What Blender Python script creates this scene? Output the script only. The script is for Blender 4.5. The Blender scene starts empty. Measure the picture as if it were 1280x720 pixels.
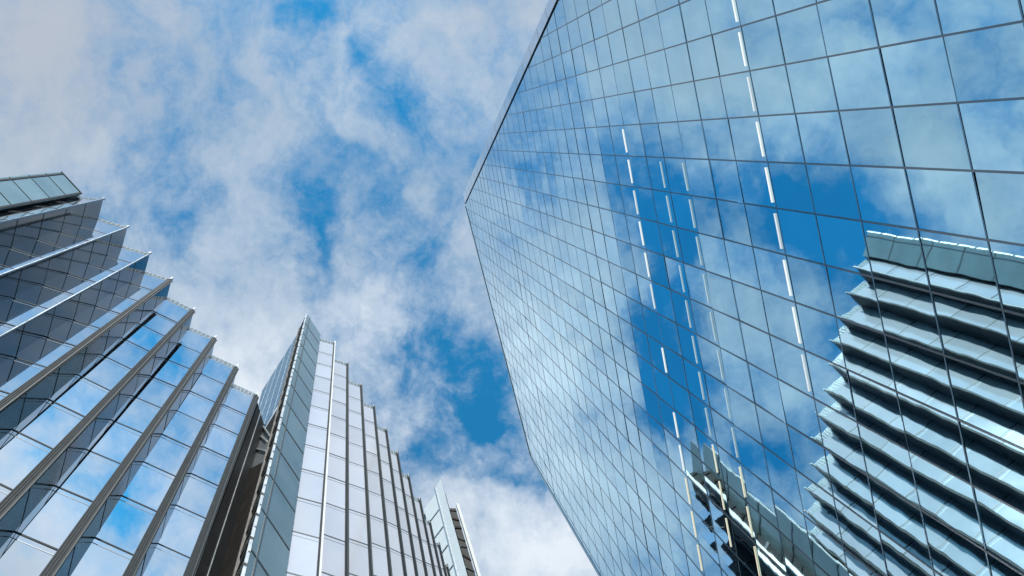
import bpy, math, random
from mathutils import Vector, Matrix

random.seed(7)
sc = bpy.context.scene
R = math.radians

# ------------------------------------------------------------------ camera
EYE = 1.6                              # eye height above the pavement
cam_d = bpy.data.cameras.new('camera')
cam = bpy.data.objects.new('camera', cam_d)
sc.collection.objects.link(cam)
sc.camera = cam
cam.location = (0, 0, EYE)
cam.rotation_euler = (math.pi, 0, 0)   # looking straight up, shift lens
cam_d.sensor_fit = 'HORIZONTAL'
cam_d.sensor_width = 36.0
FPX = 1000.0                           # focal length in pixels of the 1280 px wide photo
cam_d.lens = 36.0 * FPX / 1280.0
cam_d.shift_x = (640 - 435) / 1280.0
cam_d.shift_y = -(360 - 180) / 1280.0
cam_d.clip_start = 0.05
cam_d.clip_end = 20000

# ------------------------------------------------------------------ sky and sun
SUN_EL, SUN_AZ = 42.0, 188.0           # azimuth measured from +X, counter-clockwise, in degrees... -Y side
sun_dir = Vector((math.cos(R(-86)) * math.cos(R(SUN_EL)), math.sin(R(-86)) * math.cos(R(SUN_EL)), math.sin(R(SUN_EL))))
world = bpy.data.worlds.new('World')
sc.world = world
world.use_nodes = True
nt = world.node_tree
nt.nodes.clear()


def N(kind, **kw):
    n = nt.nodes.new(kind)
    for k, v in kw.items():
        setattr(n, k, v)
    return n


def wire(a, b):
    nt.links.new(a, b)


def setin(sock, v):
    if hasattr(v, 'is_output'):
        wire(v, sock)
    else:
        sock.default_value = v


def M(op, a, b=0.0, c=0.0, clamp=False):
    n = N('ShaderNodeMath', operation=op, use_clamp=clamp)
    for i, v in enumerate((a, b, c)):
        setin(n.inputs[i], v)
    return n.outputs[0]


def VM(op, a, b=(0, 0, 0)):
    n = N('ShaderNodeVectorMath', operation=op)
    setin(n.inputs[0], a)
    setin(n.inputs[1], b)
    return n.outputs[0]


def mixc(f, a, b):
    n = N('ShaderNodeMix', data_type='RGBA')
    setin(n.inputs[0], f)
    setin(n.inputs[6], a)
    setin(n.inputs[7], b)
    return n.outputs[2]


def noise(vec, scale, detail=5.0, rough=0.55, dist=0.0):
    n = N('ShaderNodeTexNoise')
    setin(n.inputs['Vector'], vec)
    n.inputs['Scale'].default_value = scale
    n.inputs['Detail'].default_value = detail
    n.inputs['Roughness'].default_value = rough
    n.inputs['Distortion'].default_value = dist
    return n


def smooth(v, a, b):
    n = N('ShaderNodeMapRange', interpolation_type='SMOOTHSTEP')
    setin(n.inputs[0], v)
    n.inputs[1].default_value = a
    n.inputs[2].default_value = b
    return n.outputs[0]


sky = N('ShaderNodeTexSky', sky_type='NISHITA')
sky.sun_disc = False
sky.sun_elevation = R(SUN_EL)
sky.sun_rotation = math.atan2(sun_dir.x, sun_dir.y)
sky.altitude = 100
sky.air_density = 1.0
sky.dust_density = 0.4
sky.ozone_density = 1.6

tc = N('ShaderNodeTexCoord')
sep = N('ShaderNodeSeparateXYZ')
wire(tc.outputs['Generated'], sep.inputs[0])
zz = M('MAXIMUM', sep.outputs[2], 0.07)
cmb = N('ShaderNodeCombineXYZ')
wire(M('DIVIDE', sep.outputs[0], zz), cmb.inputs[0])
wire(M('DIVIDE', sep.outputs[1], zz), cmb.inputs[1])
P = cmb.outputs[0]                     # position on a flat cloud deck, height 1

w1 = noise(P, 3.5, 3, 0.5)
w2 = noise(P, 13.0, 4, 0.6)
warp = VM('ADD', VM('MULTIPLY', VM('SUBTRACT', w1.outputs['Color'], (.5, .5, .5)), (.16, .16, 0)),
          VM('MULTIPLY', VM('SUBTRACT', w2.outputs['Color'], (.5, .5, .5)), (.085, .085, 0)))
PW = VM('ADD', P, warp)


def blobs(lst, vec):
    acc = None
    for (x, y, sx, sy, rot, amp) in lst:
        mp = N('ShaderNodeMapping', vector_type='TEXTURE')
        wire(vec, mp.inputs[0])
        mp.inputs['Location'].default_value = ((x - 435) / 1000, (y - 180) / 1000, 0)
        mp.inputs['Rotation'].default_value = (0, 0, R(rot))
        mp.inputs['Scale'].default_value = (sx / 1000, sy / 1000, 1)
        g = N('ShaderNodeTexGradient', gradient_type='QUADRATIC_SPHERE')
        wire(mp.outputs[0], g.inputs[0])
        acc = M('MULTIPLY_ADD', g.outputs['Fac'], amp, acc if acc is not None else 0.0)
    return acc


# cloud cover: positions are places on the cloud deck (pixels of the photo round the zenith)
HOLES = [
    (400, 8, 85, 55, 0, -.80), (512, 132, 70, 115, -28, -.78), (478, 72, 75, 60, 0, -.45),
    (382, 300, 50, 150, -6, -.75), (592, 195, 70, 130, 20, -.50), (566, 430, 110, 190, -32, -.62),
    (612, 530, 105, 150, -20, -.72), (535, 570, 80, 80, 0, -.55), (630, 610, 60, 50, 0, -.3), (490, 425, 60, 60, 0, -.45),
    (200, 190, 150, 190, 0, -.24), (270, 120, 90, 130, 0, -.25), (655, 625, 60, 60, 0, -.3),
    (330, 440, 140, 60, 30, -.20), (420, 180, 60, 110, 10, -.18), (490, 230, 150, 180, -20, -.20), (545, 320, 120, 120, 0, -.22),
    # beyond the frame, seen only as reflections
    (161, 188, 70, 60, -17, -0.10), (114, 260, 90, 60, -17, -0.25), (-101, 432, 220, 130, -36, -1.45), (101, 425, 105, 220, -4, -1.30), (120, 576, 80, 170, -4, -1.25), (63, 578, 90, 90, -17, -0.60), (41, 694, 90, 80, -17, -0.70), (-75, 583, 60, 90, -17, -0.40), (249, 308, 60, 90, -17, -0.15), (-332, 388, 90, 60, -17, -0.60), (-190, 200, 120, 40, -26, -0.55), 
    (400, -150, 170, 110, 0, -.9), (450, -280, 160, 90, 20, -.4), (560, -330, 150, 90, 0, -.5),
]
PUFFS = [
    (578, 478, 50, 40, 20, .40), (560, 345, 60, 40, 0, .2),
    (10, 50, 330, 330, 0, .75), (600, 20, 190, 130, 0, .45), (470, 385, 130, 90, 20, .25), (690, 690, 240, 120, -20, .60),
    (330, 220, 110, 190, 20, .12), (600, 690, 140, 90, 0, .40), (-200, 60, 300, 170, 0, .35), (250, 330, 170, 120, 20, .15),
    (430, -480, 560, 170, 0, 1.0), (250, 430, 150, 120, 0, .2),
    (330, 400, 120, 120, 0, .25), 
    (-34, 231, 200, 95, -17, 0.75), (-256, 397, 190, 120, -17, 0.75), (277, 508, 140, 220, -17, 0.85), (274, 708, 180, 160, -17, 0.95), (8, 532, 60, 70, -17, 0.30), (-3, 634, 80, 60, -17, 0.40), 
]
ST = N('ShaderNodeMapping')
wire(PW, ST.inputs[0])
ST.inputs['Rotation'].default_value = (0, 0, R(-35))
ST.inputs['Scale'].default_value = (1.35, .85, 1)
n1 = noise(ST.outputs[0], 6.5, 10, 0.64)
n2 = noise(P, 24.0, 7, 0.66)
dens = M('ADD', M('MULTIPLY', M('SUBTRACT', n1.outputs['Fac'], .5), 2.1), M('MULTIPLY', M('SUBTRACT', n2.outputs['Fac'], .5), 1.05))
dens = M('ADD', dens, blobs(HOLES, PW))
dens = M('ADD', dens, blobs(PUFFS, PW))
dens = M('ADD', dens, .13)
alpha = M('ADD', M('MULTIPLY', smooth(dens, -.55, .30), .62), M('MULTIPLY', smooth(dens, .0, .85), .37))

hsv = N('ShaderNodeHueSaturation')
hsv.inputs['Hue'].default_value = 0.488
hsv.inputs['Saturation'].default_value = 1.22
hsv.inputs['Value'].default_value = 1.0
wire(sky.outputs[0], hsv.inputs['Color'])
SKYC = mixc(1.0, hsv.outputs[0], (1, 1, 1, 1))
SKYM = N('ShaderNodeMix', data_type='RGBA', blend_type='MULTIPLY')
SKYM.inputs[0].default_value = 1.0
wire(hsv.outputs[0], SKYM.inputs[6])
SKYM.inputs[7].default_value = (0.45, 1.98, 2.22, 1)

lum = noise(PW, 4.0, 6, 0.6)
lit = blobs([(290, 560, 300, 300, 0, .9), (690, 640, 520, 420, 0, 1.0), (470, 420, 330, 260, 0, .45), (300, -460, 700, 330, 0, .9), (600, -250, 420, 300, 0, .9)], P)
grey = blobs([(40, 40, 520, 420, 0, 1.0), (620, 0, 240, 190, 0, .6)], P)
bright = M('ADD', M('ADD', M('MULTIPLY', lum.outputs['Fac'], 1.1), M('MULTIPLY', lit, .75)), M('MULTIPLY', grey, -.30))
bright = smooth(bright, .18, 1.25)
CLOUD = mixc(bright, (4.2, 5.3, 6.5, 1), (8.3, 9.0, 9.8, 1))
CLOUD = mixc(M('MULTIPLY', grey, .55, clamp=True), CLOUD, (5.4, 5.4, 6.0, 1))
final = mixc(alpha, SKYM.outputs[2], CLOUD)
bg = N('ShaderNodeBackground')
wire(final, bg.inputs['Color'])
bg.inputs['Strength'].default_value = 0.1
out = N('ShaderNodeOutputWorld')
wire(bg.outputs[0], out.inputs['Surface'])
world.cycles.sampling_method = 'MANUAL'
world.cycles.sample_map_resolution = 512

sun_l = bpy.data.lights.new('sun', 'SUN')
sun = bpy.data.objects.new('sun', sun_l)
sc.collection.objects.link(sun)
sun_l.energy = 4.4
sun_l.angle = R(0.5)
sun_l.color = (1.0, 0.95, 0.87)
sun.location = (0, -40, 300)
sun.rotation_euler = sun_dir.to_track_quat('Z', 'Y').to_euler()

vs = sc.view_settings
vs.view_transform = 'Standard'
vs.look = 'None'
vs.exposure = 0.0
vs.gamma = 1.0
vs.use_curve_mapping = False
sc.cycles.max_bounces = 10
sc.cycles.glossy_bounces = 6
sc.cycles.caustics_reflective = False
sc.cycles.caustics_refractive = False
sc.cycles.sample_clamp_indirect = 6.0

# ------------------------------------------------------------------ materials


def mat(name, col, rough=.5, metal=0.0, spec=.5, var=0.0, vscale=.6, bump=0.0, bscale=1.0, stretch=(1, 1, 1), rvar=0.0, emit=None):
    m = bpy.data.materials.new(name)
    m.use_nodes = True
    t = m.node_tree
    b = t.nodes['Principled BSDF']
    b.inputs['Base Color'].default_value = (*col, 1)
    b.inputs['Roughness'].default_value = rough
    b.inputs['Metallic'].default_value = metal
    b.inputs['Specular IOR Level'].default_value = spec
    if emit:
        b.inputs['Emission Color'].default_value = (*emit[0], 1)
        b.inputs['Emission Strength'].default_value = emit[1]
    g = t.nodes.new('ShaderNodeNewGeometry')
    mp = t.nodes.new('ShaderNodeMapping')
    mp.inputs['Scale'].default_value = stretch
    t.links.new(g.outputs['Position'], mp.inputs[0])
    if var or rvar:
        n = t.nodes.new('ShaderNodeTexNoise')
        n.inputs['Scale'].default_value = vscale
        n.inputs['Detail'].default_value = 6
        n.inputs['Roughness'].default_value = .6
        t.links.new(mp.outputs[0], n.inputs['Vector'])
        if var:
            r = t.nodes.new('ShaderNodeMapRange')
            r.inputs[1].default_value = .3
            r.inputs[2].default_value = .7
            r.inputs[3].default_value = 1 - var
            r.inputs[4].default_value = 1 + var
            t.links.new(n.outputs['Fac'], r.inputs[0])
            x = t.nodes.new('ShaderNodeMix')
            x.data_type = 'RGBA'
            x.blend_type = 'MULTIPLY'
            x.inputs[0].default_value = 1
            x.inputs[6].default_value = (*col, 1)
            t.links.new(r.outputs[0], x.inputs[7])
            t.links.new(x.outputs[2], b.inputs['Base Color'])
        if rvar:
            r2 = t.nodes.new('ShaderNodeMapRange')
            r2.inputs[1].default_value = .35
            r2.inputs[2].default_value = .75
            r2.inputs[3].default_value = rough
            r2.inputs[4].default_value = rough + rvar
            t.links.new(n.outputs['Fac'], r2.inputs[0])
            t.links.new(r2.outputs[0], b.inputs['Roughness'])
    if bump:
        n3 = t.nodes.new('ShaderNodeTexNoise')
        n3.inputs['Scale'].default_value = bscale
        n3.inputs['Detail'].default_value = 2
        t.links.new(mp.outputs[0], n3.inputs['Vector'])
        bp = t.nodes.new('ShaderNodeBump')
        bp.inputs['Strength'].default_value = 1.0
        bp.inputs['Distance'].default_value = bump
        t.links.new(n3.outputs['Fac'], bp.inputs['Height'])
        t.links.new(bp.outputs[0], b.inputs['Normal'])
    return m


def pane_variation(m, lo):
    t = m.node_tree
    b = t.nodes['Principled BSDF']
    g = t.nodes.new('ShaderNodeNewGeometry')
    r = t.nodes.new('ShaderNodeMapRange')
    r.inputs[3].default_value = lo
    r.inputs[4].default_value = 1.0
    t.links.new(g.outputs['Random Per Island'], r.inputs[0])
    x = t.nodes.new('ShaderNodeMix')
    x.data_type = 'RGBA'
    x.blend_type = 'MULTIPLY'
    x.inputs[0].default_value = 1
    old = b.inputs['Base Color'].links
    if old:
        t.links.new(old[0].from_socket, x.inputs[6])
    else:
        x.inputs[6].default_value = b.inputs['Base Color'].default_value
    t.links.new(r.outputs[0], x.inputs[7])
    t.links.new(x.outputs[2], b.inputs['Base Color'])


def glass(name, col, facing, rough=.012, bump=.004, bscale=.35, var=.05, vscale=.3):
    """coated facade glass: a mirror whose tint turns paler at grazing angles"""
    m = mat(name, col, rough, 1.0, .5, var, vscale, bump, bscale, rvar=.015)
    t = m.node_tree
    b = t.nodes['Principled BSDF']
    b.inputs['Specular Tint'].default_value = (*facing, 1)
    return m


MT = {
    'tower_glass': glass('tower_glass', (.60, .89, .985), (.95, .97, 1), bump=.0065, bscale=.25),
    'bay_glass': glass('bay_glass', (.80, .86, .93), (1, 1, 1), bump=.002, bscale=.4, var=.03),
    'fin_glass': mat('fin_glass', (.012, .022, .027), .35, 0, .06, .35, .35, .003, .4, rvar=.08),
    'fin_grey_glass': mat('fin_grey_glass', (.065, .092, .108), .05, .25, .35, .3, .35, .003, .4, rvar=.05),
    'pale_bay_glass': mat('pale_bay_glass', (.78, .80, .90), .07, .26, .5, .04, .3, .002, .4, rvar=.03),
    'edge_metal': mat('edge_metal', (.30, .36, .41), .32, .6, .5, .2, 1.2, rvar=.15),
    'fin_edge': mat('fin_edge', (.045, .062, .070), .5, .0, .2, .2, 1.2),
    'grey_joint': mat('grey_joint', (.07, .08, .09), .4, .2, .5, .2, 1.2),
    'band_metal': mat('band_metal', (.040, .050, .058), .6, .0, .12, .3, 1.2),
    'spandrel': mat('spandrel', (.22, .26, .30), .35, .3, .5, .2, 1.2),
    'grid_reflection': mat('grid_reflection', (.08, .26, .45), .15, .0, .25, .15, .4, rvar=.05),  # diffuse blue that paints in the tower's reflection
    'parapet_metal': mat('parapet_metal', (.90, .90, .92), .10, .9, .5, .05, .4),
    'teal_glass': mat('teal_glass', (.31, .42, .455), .16, .25, .5, .12, .25, .002, .4, rvar=.1),
    'blue_glass': glass('blue_glass', (.45, .70, .85), (1, 1, 1), bump=.003),
    'white_panel': mat('white_panel', (.88, .885, .89), .35, 0, .5, .05, .5),
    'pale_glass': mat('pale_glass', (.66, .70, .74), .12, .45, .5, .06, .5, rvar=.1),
    'dark_joint': mat('dark_joint', (.018, .025, .032), .6, 0, .15, .2, 2.0),
    'transom': mat('transom', (.18, .30, .38), .22, .65, .5, .2, 1.5),
    'mullion': mat('mullion', (.05, .08, .105), .14, 0, 1.0, .2, 1.5),
    'grey_metal': mat('grey_metal', (.16, .17, .18), .4, .5, .5, .2, 1.5),
    'light_metal': mat('light_metal', (.55, .59, .63), .35, .5, .5, .10, 1.2, rvar=.15),
    'white_metal': mat('white_metal', (.78, .79, .81), .4, 0, .5, .06, 1.2),
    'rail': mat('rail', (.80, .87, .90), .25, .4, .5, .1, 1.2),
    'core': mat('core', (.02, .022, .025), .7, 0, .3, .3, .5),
    'mottled_brown': mat('mottled_brown', (.020, .014, .012), .8, 0, .2, .65, .55, .03, 1.2),  # brown of the reflection put into the recess; also some frame bars
    'lattice': mat('lattice', (.15, .14, .13), .5, .3, .5, .3, 1.5),
    'lamp': mat('lamp', (.9, .9, .9), .4, emit=((1.0, .97, .93), .82)),
    'lamp_soft': mat('lamp_soft', (.9, .9, .9), .4, emit=((.95, .97, 1.0), .62)),
    'lamp_dim': mat('lamp_dim', (.9, .9, .9), .4, emit=((.62, .85, 1.0), .42)),
    'lamp_warm': mat('lamp_warm', (.9, .85, .7), .4, emit=((1.0, .86, .62), .80)),
    'asphalt': mat('asphalt', (.05, .05, .052), .85, 0, .3, .3, .8, .01, 8),
    'paving': mat('paving', (.25, .24, .23), .8, 0, .3, .2, .6, .01, 4),
    'kerb': mat('kerb', (.33, .32, .31), .8, 0, .3, .15, 1.0),
}

for k_ in ('mullion', 'transom'):
    MT[k_].node_tree.nodes['Principled BSDF'].inputs['IOR'].default_value = 1.85
for k_, lo_ in (('tower_glass', .87), ('bay_glass', .88), ('pale_bay_glass', .88), ('teal_glass', .84), ('fin_grey_glass', .7), ('fin_glass', .7), ('grid_reflection', .75), ('pale_glass', .85)):
    pane_variation(MT[k_], lo_)

# ------------------------------------------------------------------ mesh helpers


class MB:
    def __init__(s):
        s.v, s.f, s.m, s.slots = [], [], [], []

    def slot(s, name):
        if name not in s.slots:
            s.slots.append(name)
        return s.slots.index(name)

    def poly(s, pts, m):
        i = len(s.v)
        s.v += [tuple(p) for p in pts]
        s.f.append(tuple(range(i, i + len(pts))))
        s.m.append(s.slot(m))

    def prism(s, pts, ext, m):
        """closed solid: polygon pts extruded by the vector ext"""
        pts = [Vector(p) for p in pts]
        ext = Vector(ext)
        nrm = Vector()
        for a, b in zip(pts, pts[1:] + pts[:1]):
            nrm += a.cross(b)
        if nrm.dot(ext) > 0:
            pts.reverse()
        n, i, k = len(pts), len(s.v), s.slot(m)
        s.v += [tuple(p) for p in pts] + [tuple(p + ext) for p in pts]
        s.f.append(tuple(range(i, i + n)))
        s.f.append(tuple(i + n + q for q in reversed(range(n))))
        for q in range(n):
            r = (q + 1) % n
            s.f.append((i + r, i + q, i + n + q, i + n + r))
        s.m += [k] * (n + 2)

    def bar(s, p0, p1, a, b, m):
        """prism from p0 to p1; cross-section spans the vectors a and b from the axis"""
        p0, p1, a, b = Vector(p0), Vector(p1), Vector(a), Vector(b)
        s.prism([p0, p0 + a, p0 + a + b, p0 + b], p1 - p0, m)

    def build(s, name, parent=None):
        me = bpy.data.meshes.new(name)
        me.from_pydata(s.v, [], s.f)
        for k in s.slots:
            me.materials.append(MT[k])
        me.polygons.foreach_set('material_index', s.m)
        me.update()
        o = bpy.data.objects.new(name, me)
        sc.collection.objects.link(o)
        if parent is not None:
            o.parent = parent
            if parent.type == 'EMPTY':
                o.matrix_parent_inverse = Matrix.Translation(-Vector(parent.location))
        return o


def thing(name, label, cat, loc):
    o = bpy.data.objects.new(name, None)
    sc.collection.objects.link(o)
    o.location = loc
    o['label'] = label
    o['category'] = cat
    return o


def structure(o):
    o['kind'] = 'structure'
    return o


def clip(poly, planes):
    """Sutherland-Hodgman in 2D; each plane (a, b, c) keeps a*u + b*v <= c"""
    for a, b, c in planes:
        res = []
        for p, q in zip(poly, poly[1:] + poly[:1]):
            dp, dq = a * p[0] + b * p[1] - c, a * q[0] + b * q[1] - c
            if dp <= 0:
                res.append(p)
            if (dp < 0 < dq) or (dq < 0 < dp):
                t = dp / (dp - dq)
                res.append((p[0] + t * (q[0] - p[0]), p[1] + t * (q[1] - p[1])))
        poly = res
        if len(poly) < 3:
            return []
    return poly


def planes_of(poly, inset=0.0):
    area = sum(p[0] * q[1] - q[0] * p[1] for p, q in zip(poly, poly[1:] + poly[:1]))
    sg = 1 if area > 0 else -1
    r = []
    for p, q in zip(poly, poly[1:] + poly[:1]):
        ex, ey = q[0] - p[0], q[1] - p[1]
        L = math.hypot(ex, ey)
        a, b = sg * ey / L, -sg * ex / L
        r.append((a, b, a * p[0] + b * p[1] - inset))
    return r


GZ = -EYE                              # ground, in heights relative to the eye


def W(x, y, z):
    return Vector((x, y, z + EYE))


def plan(px, py, H):
    """ground plan position of a roof point of height H over the eye"""
    return Vector(((px - 435) / FPX * H, (py - 180) / FPX * H))


# ------------------------------------------------------------------ ground
g = MB()
g.poly([(-900, -900, 0), (900, -900, 0), (900, 900, 0), (-900, 900, 0)], 'asphalt')
structure(g.build('ground'))
g = MB()
g.prism([(-20, -40, .004), (3.4, -40, .004), (3.4, 3.0, .004), (-20, 3.0, .004)], (0, 0, .12), 'paving')
structure(g.build('pavement'))
g = MB()
g.prism([(3.402, -40, .004), (3.7, -40, .004), (3.7, 3.0, .004), (3.402, 3.0, .004)], (0, 0, .13), 'kerb')
structure(g.build('kerb'))

# ------------------------------------------------------------------ the slanted glass tower (right)
HV = Vector((.1449, .98945))           # along the facade
NV = Vector((.98945, -.1449))          # into the tower
HB = 110.0
D = .2745 * HB                         # distance of the facade plane from the eye
POLY = [(-47.3, GZ), (74.6, GZ), (74.6, 178.0), (21.6, 225.0)]
SLOPE = .095                           # the storeys fall along the facade
S_T, Z_T = 4.8, 39.9
U_T, W_T = -.147 * D, .1125 * D


def FT(u, z, out=0.0):
    """facade point; out = metres proud of the glass plane, towards the street"""
    q = HV * u + NV * (D - out)
    return W(q.x, q.y, z)


tower = thing('glass_tower', 'tall slanted blue mirror glass tower with a pointed roof corner and white light strips', 'tower', FT(15, GZ))
DOWN = Vector((0, 0, 1))
nv3 = Vector((NV.x, NV.y, 0))
b = MB()
b.prism([FT(u, z, -.35) for u, z in POLY], nv3 * 34, 'core')
b.build('tower_body', tower)
inner = planes_of(POLY)
for k in range(-10, 42):
    z0 = Z_T + S_T * k
    mb = MB()
    sa, sb = random.gauss(0, .0014), random.gauss(0, .0038)
    for i in range(-14, 30):
        u0, u1 = U_T + W_T * i, U_T + W_T * (i + 1)
        quad = [(u0, z0 - SLOPE * u0), (u1, z0 - SLOPE * u1), (u1, z0 + S_T - SLOPE * u1), (u0, z0 + S_T - SLOPE * u0)]
        c = clip(quad, inner)
        if not c:
            continue
        a, bb = sa + random.gauss(0, .0028), sb + random.gauss(0, .0028)
        uc, zc = (u0 + u1) / 2, z0 + S_T / 2 - SLOPE * (u0 + u1) / 2
        mb.poly([FT(u, z, a * (u - uc) + bb * (z - zc)) for u, z in c], 'tower_glass')
    if mb.f:
        mb.build('glazed_storey', tower)
    # the horizontal joint under this storey
    tb = MB()
    c = clip([(-60, z0 - .05 + SLOPE * 60), (90, z0 - .05 - SLOPE * 90), (90, z0 + .05 - SLOPE * 90), (-60, z0 + .05 + SLOPE * 60)], inner)
    if c:
        tb.prism([FT(u, z, .012) for u, z in c], nv3 * -.008, 'transom')
        tb.build('transom', tower)
for i in range(-14, 30):
    u = U_T + W_T * i
    c = clip([(u - .06, -5), (u + .06, -5), (u + .06, 240), (u - .06, 240)], inner)
    if c:
        mb = MB()
        mb.prism([FT(uu, z, .02) for uu, z in c], nv3 * -.012, 'mullion')
        mb.build('mullion', tower)
# the pale edge that climbs along the slanted side, broadening to the peak; thin roof and corner edges
e = MB()
pk, lo = (21.6, 225.0), (-47.3, GZ)
ed = Vector((pk[0] - lo[0], pk[1] - lo[1])).normalized()
en = Vector((-ed.y, ed.x))
def along(t, off):
    return (lo[0] + (pk[0] - lo[0]) * t + en.x * off, lo[1] + (pk[1] - lo[1]) * t + en.y * off)
for q in range(36):
    t0, t1 = q / 36, (q + 1) / 36 - .0006
    e.prism([FT(*along(t0, .22), .1), FT(*along(t1, .22), .1), FT(*along(t1, .9 + 2.2 * t1), .1), FT(*along(t0, .9 + 2.2 * t0), .1)], nv3 * 3.0, 'parapet_metal')
e.build('edge_parapet', tower)
e = MB()
e.prism([FT(*along(0, .08), .16), FT(*along(1, .08), .16), FT(*along(1, .20), .16), FT(*along(0, .20), .16)], nv3 * .8, 'dark_joint')
e.build('edge_gutter', tower)
e = MB()
e.prism([FT(21.9, 225.0, .12), FT(74.6, 178.2, .12), FT(74.6, 178.9, .12), FT(21.9, 225.7, .12)], nv3 * 1.5, 'light_metal')
e.build('roof_edge', tower)
e = MB()
e.prism([FT(74.62, GZ, .12), FT(75.3, GZ, .12), FT(75.3, 178.2, .12), FT(74.62, 178.2, .12)], nv3 * 1.5, 'light_metal')
e.build('corner_trim', tower)
# light strips along four ceilings
def strips(kk, bays, m, wid):
    for i in bays:
        u0 = U_T + W_T * (i + .12)
        u1 = U_T + W_T * (i + .88)
        z0 = Z_T + S_T * kk
        s = MB()
        s.prism([FT(u0, z0 - SLOPE * u0, .03), FT(u1, z0 - SLOPE * u1, .03), FT(u1, z0 + wid - SLOPE * u1, .03), FT(u0, z0 + wid - SLOPE * u0, .03)], nv3 * -.05, 'lamp_soft' if m == 'lamp' and i % 3 == 1 else m)
        s.build('light_strip', tower)

strips(4.06, range(-2, 8), 'lamp', .17)
strips(10.08, [2, 3, 4, 5, 6, 7, 9, 11, 12], 'lamp', .20)
strips(10.08, [13, 14, 15], 'lamp_warm', .18)
strips(7.1, [3, 4, 5, 6, 7, 8, 9, 10], 'lamp_dim', .18)
strips(8.2, [3, 4, 5, 6, 7, 8, 9, 10], 'lamp_dim', .18)
strips(7.1, [11, 12, 13], 'lamp_warm', .13)
strips(8.2, [11, 12, 13], 'lamp_warm', .13)

# ------------------------------------------------------------------ buildings with sawtooth glass bays


def wall_panes(mb, A, B, nrm, H, s, low, gm, jm, jw, jout, tilt, spandrel=None, ztop=0.0):
    """one storey-high pane after another on the vertical wall A-B, dark joints between"""
    n3 = Vector((nrm.x, nrm.y, 0))
    z1 = H - ztop
    first = True
    while z1 > low:
        z0 = max(z1 - s, low)
        ta, tb_ = random.gauss(0, tilt), random.gauss(0, tilt)
        L = (B - A).length
        mb.poly([W(A.x, A.y, z0) + n3 * (-ta * L / 2 - tb_ * s / 2 + .02), W(B.x, B.y, z0) + n3 * (ta * L / 2 - tb_ * s / 2 + .02),
                 W(B.x, B.y, z1) + n3 * (ta * L / 2 + tb_ * s / 2 + .02), W(A.x, A.y, z1) + n3 * (-ta * L / 2 + tb_ * s / 2 + .02)], gm)
        if not first:
            mb.bar(W(A.x, A.y, z1 - jw / 2), W(B.x, B.y, z1 - jw / 2), (0, 0, jw), n3 * jout, jm)
            if spandrel:
                mb.bar(W(A.x, A.y, z1 - spandrel), W(B.x, B.y, z1 - spandrel), (0, 0, jw * .40), n3 * jout * .8, 'spandrel')
        first = False
        z1 -= s


def outn(A, B):
    e = B - A
    return Vector((e.y, -e.x)).normalized()


def fin_bay(bld, J, T, J2, H, s, k, flank, post, body_back, edge='grey_metal', tip='white_metal', low=GZ, gm='bay_glass', jm='dark_joint', jw=.15, bands=False):
    """main glass from J to T, return (fin) from T back to J2; k scales the trim"""
    n = outn(J, T)
    n2 = outn(T, J2)
    d = (T - J).normalized()
    d2 = (J2 - T).normalized()
    par = 1.25 * k
    m = MB()
    wall_panes(m, J, T, n, H, s, low, gm, jm, jw * k, .036, .0016, .55 * k, par)
    # solid behind the glass, back to the building core
    bk = body_back
    n3 = Vector((n.x, n.y, 0))
    n23 = Vector((n2.x, n2.y, 0))
    A, B, C = J - n * .06, T - n * .06 - n2 * .06, J2 - n2 * .06
    m.prism([W(p.x, p.y, low) for p in (A, B, C, C + bk, A + bk)], (0, 0, H - par - .1 - low), 'core')
    bay = m.build('glass_bay', bld)
    f = MB()
    wall_panes(f, T, J2, n2, H, s, low, flank, 'dark_joint', .13 * k, .034, .0016, None, par * .35)
    # free edge of the fin
    f.bar(W(T.x, T.y, low) - Vector((d.x, d.y, 0)) * post, W(T.x, T.y, H + .1) - Vector((d.x, d.y, 0)) * post,
          Vector((d.x, d.y, 0)) * (post * .45), n3 * post * .5, 'dark_joint')
    if bands:
        d3 = Vector((d.x, d.y, 0))
        bw_ = .62
        f.bar(W(T.x, T.y, low) - d3 * (post + bw_), W(T.x, T.y, H - par * .4) - d3 * (post + bw_ * .35), d3 * bw_ * .98, n3 * .07, 'dark_joint')
        for q in (.05, .36, .68):
            f.bar(W(T.x, T.y, low) - d3 * (post + bw_ * (1 - q)), W(T.x, T.y, H - par * .4) - d3 * (post + bw_ * .35 * (1 - q)), d3 * .07, n3 * .11, 'band_metal')
    f.bar(W(T.x, T.y, low) - Vector((d.x, d.y, 0)) * post * .5, W(T.x, T.y, H + .25 * k) - Vector((d.x, d.y, 0)) * post * .5,
          Vector((d.x, d.y, 0)) * post * .55, n3 * post * .9, edge)
    f.build('fin', bay)
    p = MB()
    Tp = T - d * post
    for dz, th in ((0, .09), (-.42, .035), (-.84, .035)):
        p.bar(W(J.x, J.y, H + dz * k), W(Tp.x, Tp.y, H + dz * k), (0, 0, th * k), n3 * .04 * k, 'rail')
    for q in range(1, 6):
        c = J + (Tp - J) * (q / 6)
        p.bar(W(c.x, c.y, H - par), W(c.x, c.y, H), Vector((d.x, d.y, 0)) * .05, n3 * .05, 'rail')
    p.poly([W(J.x, J.y, H - par), W(Tp.x, Tp.y, H - par), W(Tp.x, Tp.y, H), W(J.x, J.y, H)], 'pale_glass')
    p.bar(W(T.x, T.y, H - .5 * k), W(T.x, T.y, H + .45 * k), Vector((d.x, d.y, 0)) * -.2 * k, n3 * .2 * k, tip)
    p.build('parapet', bay)
    return bay


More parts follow.
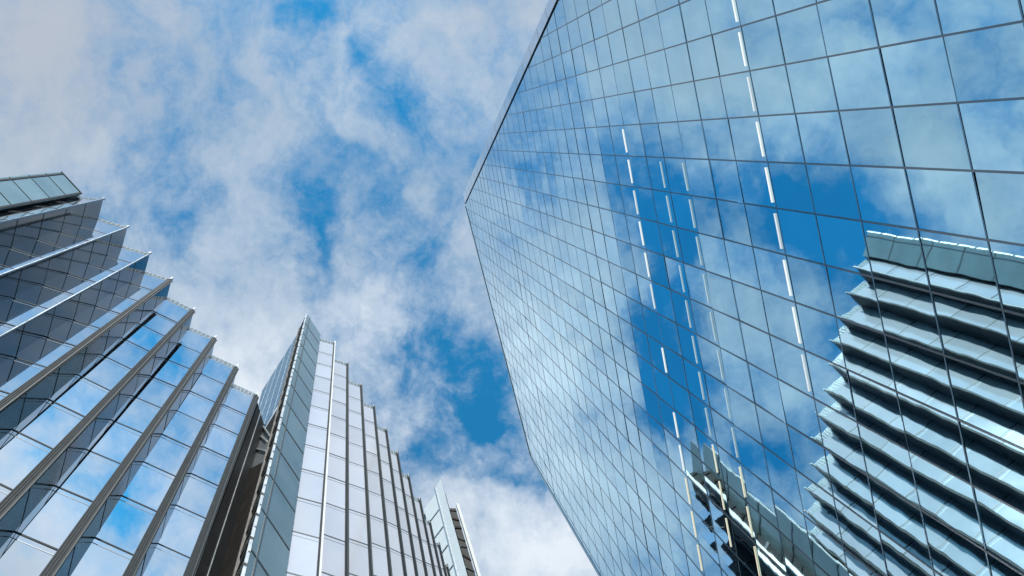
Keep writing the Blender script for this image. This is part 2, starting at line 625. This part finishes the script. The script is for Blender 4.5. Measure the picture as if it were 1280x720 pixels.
# --- near building, lower, at the left
HA = .757 * HB
SA = .064 * HA
near = thing('office_building', 'near glass office building at the left with wide stepped sawtooth bays and dark fin sides', 'building', (-22, 14, 0))
TA = [(130, 250), (160, 285), (188, 318), (215, 350), (243, 388), (270, 423), (297, 459), (322, 494)]
FA = [(-7, 28), (-7, 27), (-7, 26), (-6.5, 26), (-6.5, 25.5), (-6, 25.5), (-6, 25.5), (-4, 26)]
J = plan(98, 246, HA)
back = Vector((-14, 11))
for i, ((tx, ty), (fx, fy)) in enumerate(zip(TA, FA)):
    T = plan(tx, ty, HA)
    J2 = plan(tx + fx * .84, ty + fy * .84, HA)
    fin_bay(near, J, T, J2, HA, SA, 1.0, 'fin_grey_glass', .17, back, edge='edge_metal' if i < 3 else 'fin_edge', bands=i >= 3)
    J = J2
# flat end block beyond the first bay
bl = MB()
A, B = plan(75, 215, HA), plan(101, 243, HA)
nn = outn(A, B)
wall_panes(bl, A, B, nn, HA + .25, SA * .8, GZ, 'teal_glass', 'dark_joint', .07, .05, .001)
n3 = Vector((nn.x, nn.y, 0))
for q in (0.06, .92):
    pt = A + (B - A) * q
    bl.bar(W(pt.x, pt.y, GZ), W(pt.x, pt.y, HA + .3), Vector(((B - A).x, (B - A).y, 0)) * .06, n3 * .08, 'dark_joint')
bl.bar(W(A.x, A.y, HA + .26), W(B.x, B.y, HA + .26), (0, 0, .1), n3 * .1, 'grey_metal')
pts = [A - nn * .05, B - nn * .05, B - nn * .05 + Vector((-3.0, 1.6)), A - nn * .05 + Vector((-6, 2))]
bl.prism([W(p.x, p.y, GZ) for p in pts], (0, 0, HA + .2 - GZ), 'core')
bl.build('end_block', near)
# banded end pier
pr = MB()
A, B = plan(322, 494, HA) + Vector((.02, .02)), plan(333, 530, HA)
pts = [A, B, B + Vector((-.9, .35)), A + Vector((-.35, .5))]
pr.prism([W(p.x, p.y, GZ) for p in pts], (0, 0, HA - 1.2 - GZ), 'core')
nn = outn(A, B)
n3 = Vector((nn.x, nn.y, 0))
for q in (.0, .45):
    pt = A + (B - A) * q
    pr.bar(W(pt.x, pt.y, GZ), W(pt.x, pt.y, HA - .8), Vector(((B - A).x, (B - A).y, 0)) * .03, n3 * .05, 'light_metal')
pr.build('end_pier', near)

# --- taller building behind it, with the teal blade wall
SB = .0485 * HB
far = thing('sawtooth_building', 'pale glass building in the middle with a pointed teal blade wall and narrow receding fins', 'building', (-1, 40, 0))
TB = [(419, 429), (435, 455.5), (452, 482), (468, 509), (483, 538), (497, 567), (511, 596), (525, 625), (537.5, 653), (549, 681), (559, 708), (568, 734), (576, 760)]
J = plan(395, 422.5, HB)
back = Vector((-5, 14))
for i, (tx, ty) in enumerate(TB):
    T = plan(tx, ty, HB)
    J2 = plan(tx - 9.5, ty + 17.5, HB)
    fin_bay(far, J, T, J2, HB, SB, 1.0, 'fin_glass', .26, back, edge='white_metal' if i == 0 else 'fin_edge', gm='pale_bay_glass', jm='grey_joint', jw=.15)
    J = J2
# blade wall
bw = MB()
A, B, C = plan(383.8, 393.8, HB), plan(400.5, 418.8, HB), plan(376, 412, HB)
nn = outn(A, B)
n3 = Vector((nn.x, nn.y, 0))
wall_panes(bw, A, B, nn, HB + .4, SB, GZ, 'teal_glass', 'grey_metal', .16, .05, .0012)
pt = A + (B - A) * .16
bw.bar(W(pt.x, pt.y, GZ), W(pt.x, pt.y, HB + .4), Vector(((B - A).x, (B - A).y, 0)) * .03, n3 * .08, 'grey_metal')
Ai, Bi, Ci = A - nn * .06, B - nn * .06, C + (B - A) * .05
bw.prism([W(p.x, p.y, GZ) for p in (Ai, Bi, Bi + Vector((-2.0, 2.2)), Ci + Vector((.4, .8)), Ci)], (0, 0, HB + .3 - GZ), 'core')
blade = bw.build('blade_wall', far)
# lattice on the blade's other side
lt = MB()
nl = outn(C, A)
l3 = Vector((nl.x, nl.y, 0))
dl = A - C
lt.bar(W(A.x, A.y, GZ), W(A.x, A.y, HB + .6), Vector((dl.x, dl.y, 0)) * -.10, l3 * .2, 'light_metal')
lt.bar(W(C.x, C.y, GZ), W(C.x, C.y, HB - .3), Vector((dl.x, dl.y, 0)) * .12, l3 * .35, 'lattice')
zz_ = HB - 1
sgn = 1
while zz_ > 20:
    p, q = (C, A) if sgn > 0 else (A, C)
    lt.bar(W(p.x, p.y, zz_), W(q.x, q.y, zz_ - 1.5), (0, 0, .35), l3 * .25, 'lattice')
    lt.bar(W(C.x, C.y, zz_), W(A.x, A.y, zz_), (0, 0, .22), l3 * .12, random.choice(['grey_metal', 'lattice', 'grey_metal', 'dark_joint']))
    zz_ -= 1.5
    sgn = -sgn
lt.build('lattice', blade)

# recessed mirror glass between the two buildings, its reflections modelled as coloured shapes
P0, P1 = plan(376, 412, HB), plan(327.5, 489, HB)
RD = (P1 - P0).normalized()
RN = outn(P1, P0)
RL = (P1 - P0).length
if RN.dot(P0) > 0:
    RN = -RN


def on_recess(px, py):
    q = Vector(((px - 435) / FPX, (py - 180) / FPX))
    z = RN.dot(P0) / RN.dot(q)
    return ((q * z - P0).dot(RD), z)


def RC(t, z, out):
    p = P0 + RD * t + RN * out
    return W(p.x, p.y, z)


r3 = Vector((RN.x, RN.y, 0))
core_pts = [P0 - RN * .3, P1 - RN * .3 + RD * 6, P1 - RN * 8 + RD * 6, P0 - RN * 8]
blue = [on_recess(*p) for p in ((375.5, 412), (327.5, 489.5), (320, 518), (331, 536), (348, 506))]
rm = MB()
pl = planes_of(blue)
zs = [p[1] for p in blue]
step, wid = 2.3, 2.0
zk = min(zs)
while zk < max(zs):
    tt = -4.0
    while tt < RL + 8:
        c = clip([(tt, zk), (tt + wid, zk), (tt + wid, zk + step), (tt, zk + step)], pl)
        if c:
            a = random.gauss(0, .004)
            rm.poly([RC(t, z, .02 + a * (t - tt)) for t, z in c], 'grid_reflection')
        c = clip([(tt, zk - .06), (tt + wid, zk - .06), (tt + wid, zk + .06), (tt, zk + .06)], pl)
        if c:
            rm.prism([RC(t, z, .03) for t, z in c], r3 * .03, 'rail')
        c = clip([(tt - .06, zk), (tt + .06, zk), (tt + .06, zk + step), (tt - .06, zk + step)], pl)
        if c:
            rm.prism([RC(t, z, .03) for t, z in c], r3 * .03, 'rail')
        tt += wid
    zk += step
rm.build('reflected_grid', far)  # reflection of the tower, painted as blue panes with pale grid bars
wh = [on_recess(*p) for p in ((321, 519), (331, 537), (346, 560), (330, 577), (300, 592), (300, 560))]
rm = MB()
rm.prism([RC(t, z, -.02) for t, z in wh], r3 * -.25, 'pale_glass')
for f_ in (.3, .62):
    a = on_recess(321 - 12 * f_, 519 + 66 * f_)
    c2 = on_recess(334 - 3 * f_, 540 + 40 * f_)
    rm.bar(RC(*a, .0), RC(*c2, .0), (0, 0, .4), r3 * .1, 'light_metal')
rm.build('reflected_pale_shape', far)  # white part of the reflection, given its own colour and shape
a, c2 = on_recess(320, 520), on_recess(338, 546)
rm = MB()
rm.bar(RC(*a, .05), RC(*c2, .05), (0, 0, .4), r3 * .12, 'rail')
rm.build('reflected_beam', far)  # light line within the reflection, modelled as a solid bar
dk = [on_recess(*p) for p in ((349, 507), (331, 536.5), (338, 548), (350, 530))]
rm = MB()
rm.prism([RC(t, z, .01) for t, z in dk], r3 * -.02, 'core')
rm.build('reflected_dark_shape', far)  # black triangle of the reflection, set in as a dark sheet
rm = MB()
mottled_brown = [on_recess(*p) for p in ((306, 589), (328.5, 577.5), (342, 568), (302, 760), (246, 760))]
rm.prism([RC(t, z, .0) for t, z in mottled_brown], r3 * -.3, 'mottled_brown')
rm.build('reflected_brown_shape', far)  # reflected brown building, put in as a mottled brown slab

# --- distant white-edged tower
HD = 1.28 * HB
SD = SB * 1.1
dist = thing('distant_tower', 'distant tall white slab tower with a dark recess peeping out behind the narrow fins', 'tower', (25, 85, 0))
Q1, Q2, Q3 = plan(529, 630, HD), plan(542.7, 611.7, HD), plan(551, 599, HD)
wb = MB()
n1_ = outn(Q1, Q2)
if n1_.dot(Q1) > 0:
    n1_ = -n1_
wall_panes(wb, Q1, Q2, n1_, HD - 2, SD, GZ, 'white_panel', 'grey_metal', .25, .1, .001)
E1 = plan(562, 641, HD)
core_p = [Q1 - n1_ * .1, Q2 - n1_ * .1, E1 + Vector((-.6, 0)), E1 + Vector((-3, 12)), Q1 + Vector((-3, 8))]
wb.prism([W(p.x, p.y, GZ) for p in core_p], (0, 0, HD - 3 - GZ), 'core')
wb.build('glass_face', dist)
wb = MB()
wb.prism([W(p.x, p.y, GZ) for p in (Q2, Q3, E1, E1 + Vector((-.5, 0)))], (0, 0, HD - GZ), 'white_panel')
ex = Q2 + (Q3 - Q2) * .12
wb.bar(W(ex.x, ex.y, GZ), W(ex.x, ex.y, HD + .3), Vector(((Q3 - Q2).x, (Q3 - Q2).y, 0)) * .08, Vector((n1_.x, n1_.y, 0)) * .15, 'light_metal')
slab = wb.build('white_slab', dist)
wb = MB()
n5 = outn(Q3, E1)
Q3o, E1o = Q3 + n5 * .05, E1 + n5 * .05
wall_panes(wb, Q3o, E1o, n5, HD, SD, GZ, 'teal_glass', 'grey_metal', .3, .08, .001)
wb.build('side_glazing', slab)
# open dark frame behind the slab with a white outer fin
X1, X2 = plan(560.5, 628.5, HD), plan(570, 628.5, HD)
wb = MB()
wb.prism([W(p.x, p.y, GZ) for p in (X1 + Vector((0, .5)), X2 + Vector((-.2, .5)), X2 + Vector((-.4, 4)), X1 + Vector((0, 4)))], (0, 0, HD - 1 - GZ), 'core')
zq = HD - 2
while zq > 60:
    wb.bar(W(X1.x, X1.y + .35, zq), W(X2.x - .2, X2.y + .35, zq - random.uniform(0, 2)), (0, 0, .6), (0, .3, 0), random.choice(['grey_metal', 'mottled_brown', 'dark_joint', 'dark_joint', 'dark_joint']))
    zq -= random.uniform(2.0, 3.6)
wb.build('open_frame', dist)
wb = MB()
wb.prism([W(p.x, p.y, GZ) for p in (X2, X2 + Vector((.5, .15)), X2 + Vector((.5, .45)), X2 + Vector((0, .45)))], (0, 0, HD - GZ), 'white_panel')
wb.build('outer_fin', dist)
# stepped fins on the far side, met only as a reflection in the glass tower
for tx, ty in ((571, 658), (572.5, 684), (572, 714), (569, 743), (566, 771), (562, 799)):
    w = [plan(tx + ox, ty + oy, HD) for ox, oy in ((0, 0), (-9, 14), (-22, 24), (-22, 2))]
    m = MB()
    m.prism([W(p.x, p.y, GZ) for p in w], (0, 0, HD - .2 - GZ), 'core')
    wall_panes(m, w[0], w[1], outn(w[0], w[1]), HD, SD, 40, 'fin_glass', 'grey_metal', .3, .05, .002)
    wall_panes(m, w[3], w[0], outn(w[3], w[0]), HD, SD, 40, 'bay_glass', 'grey_metal', .3, .05, .002)
    m.build('fin', dist)
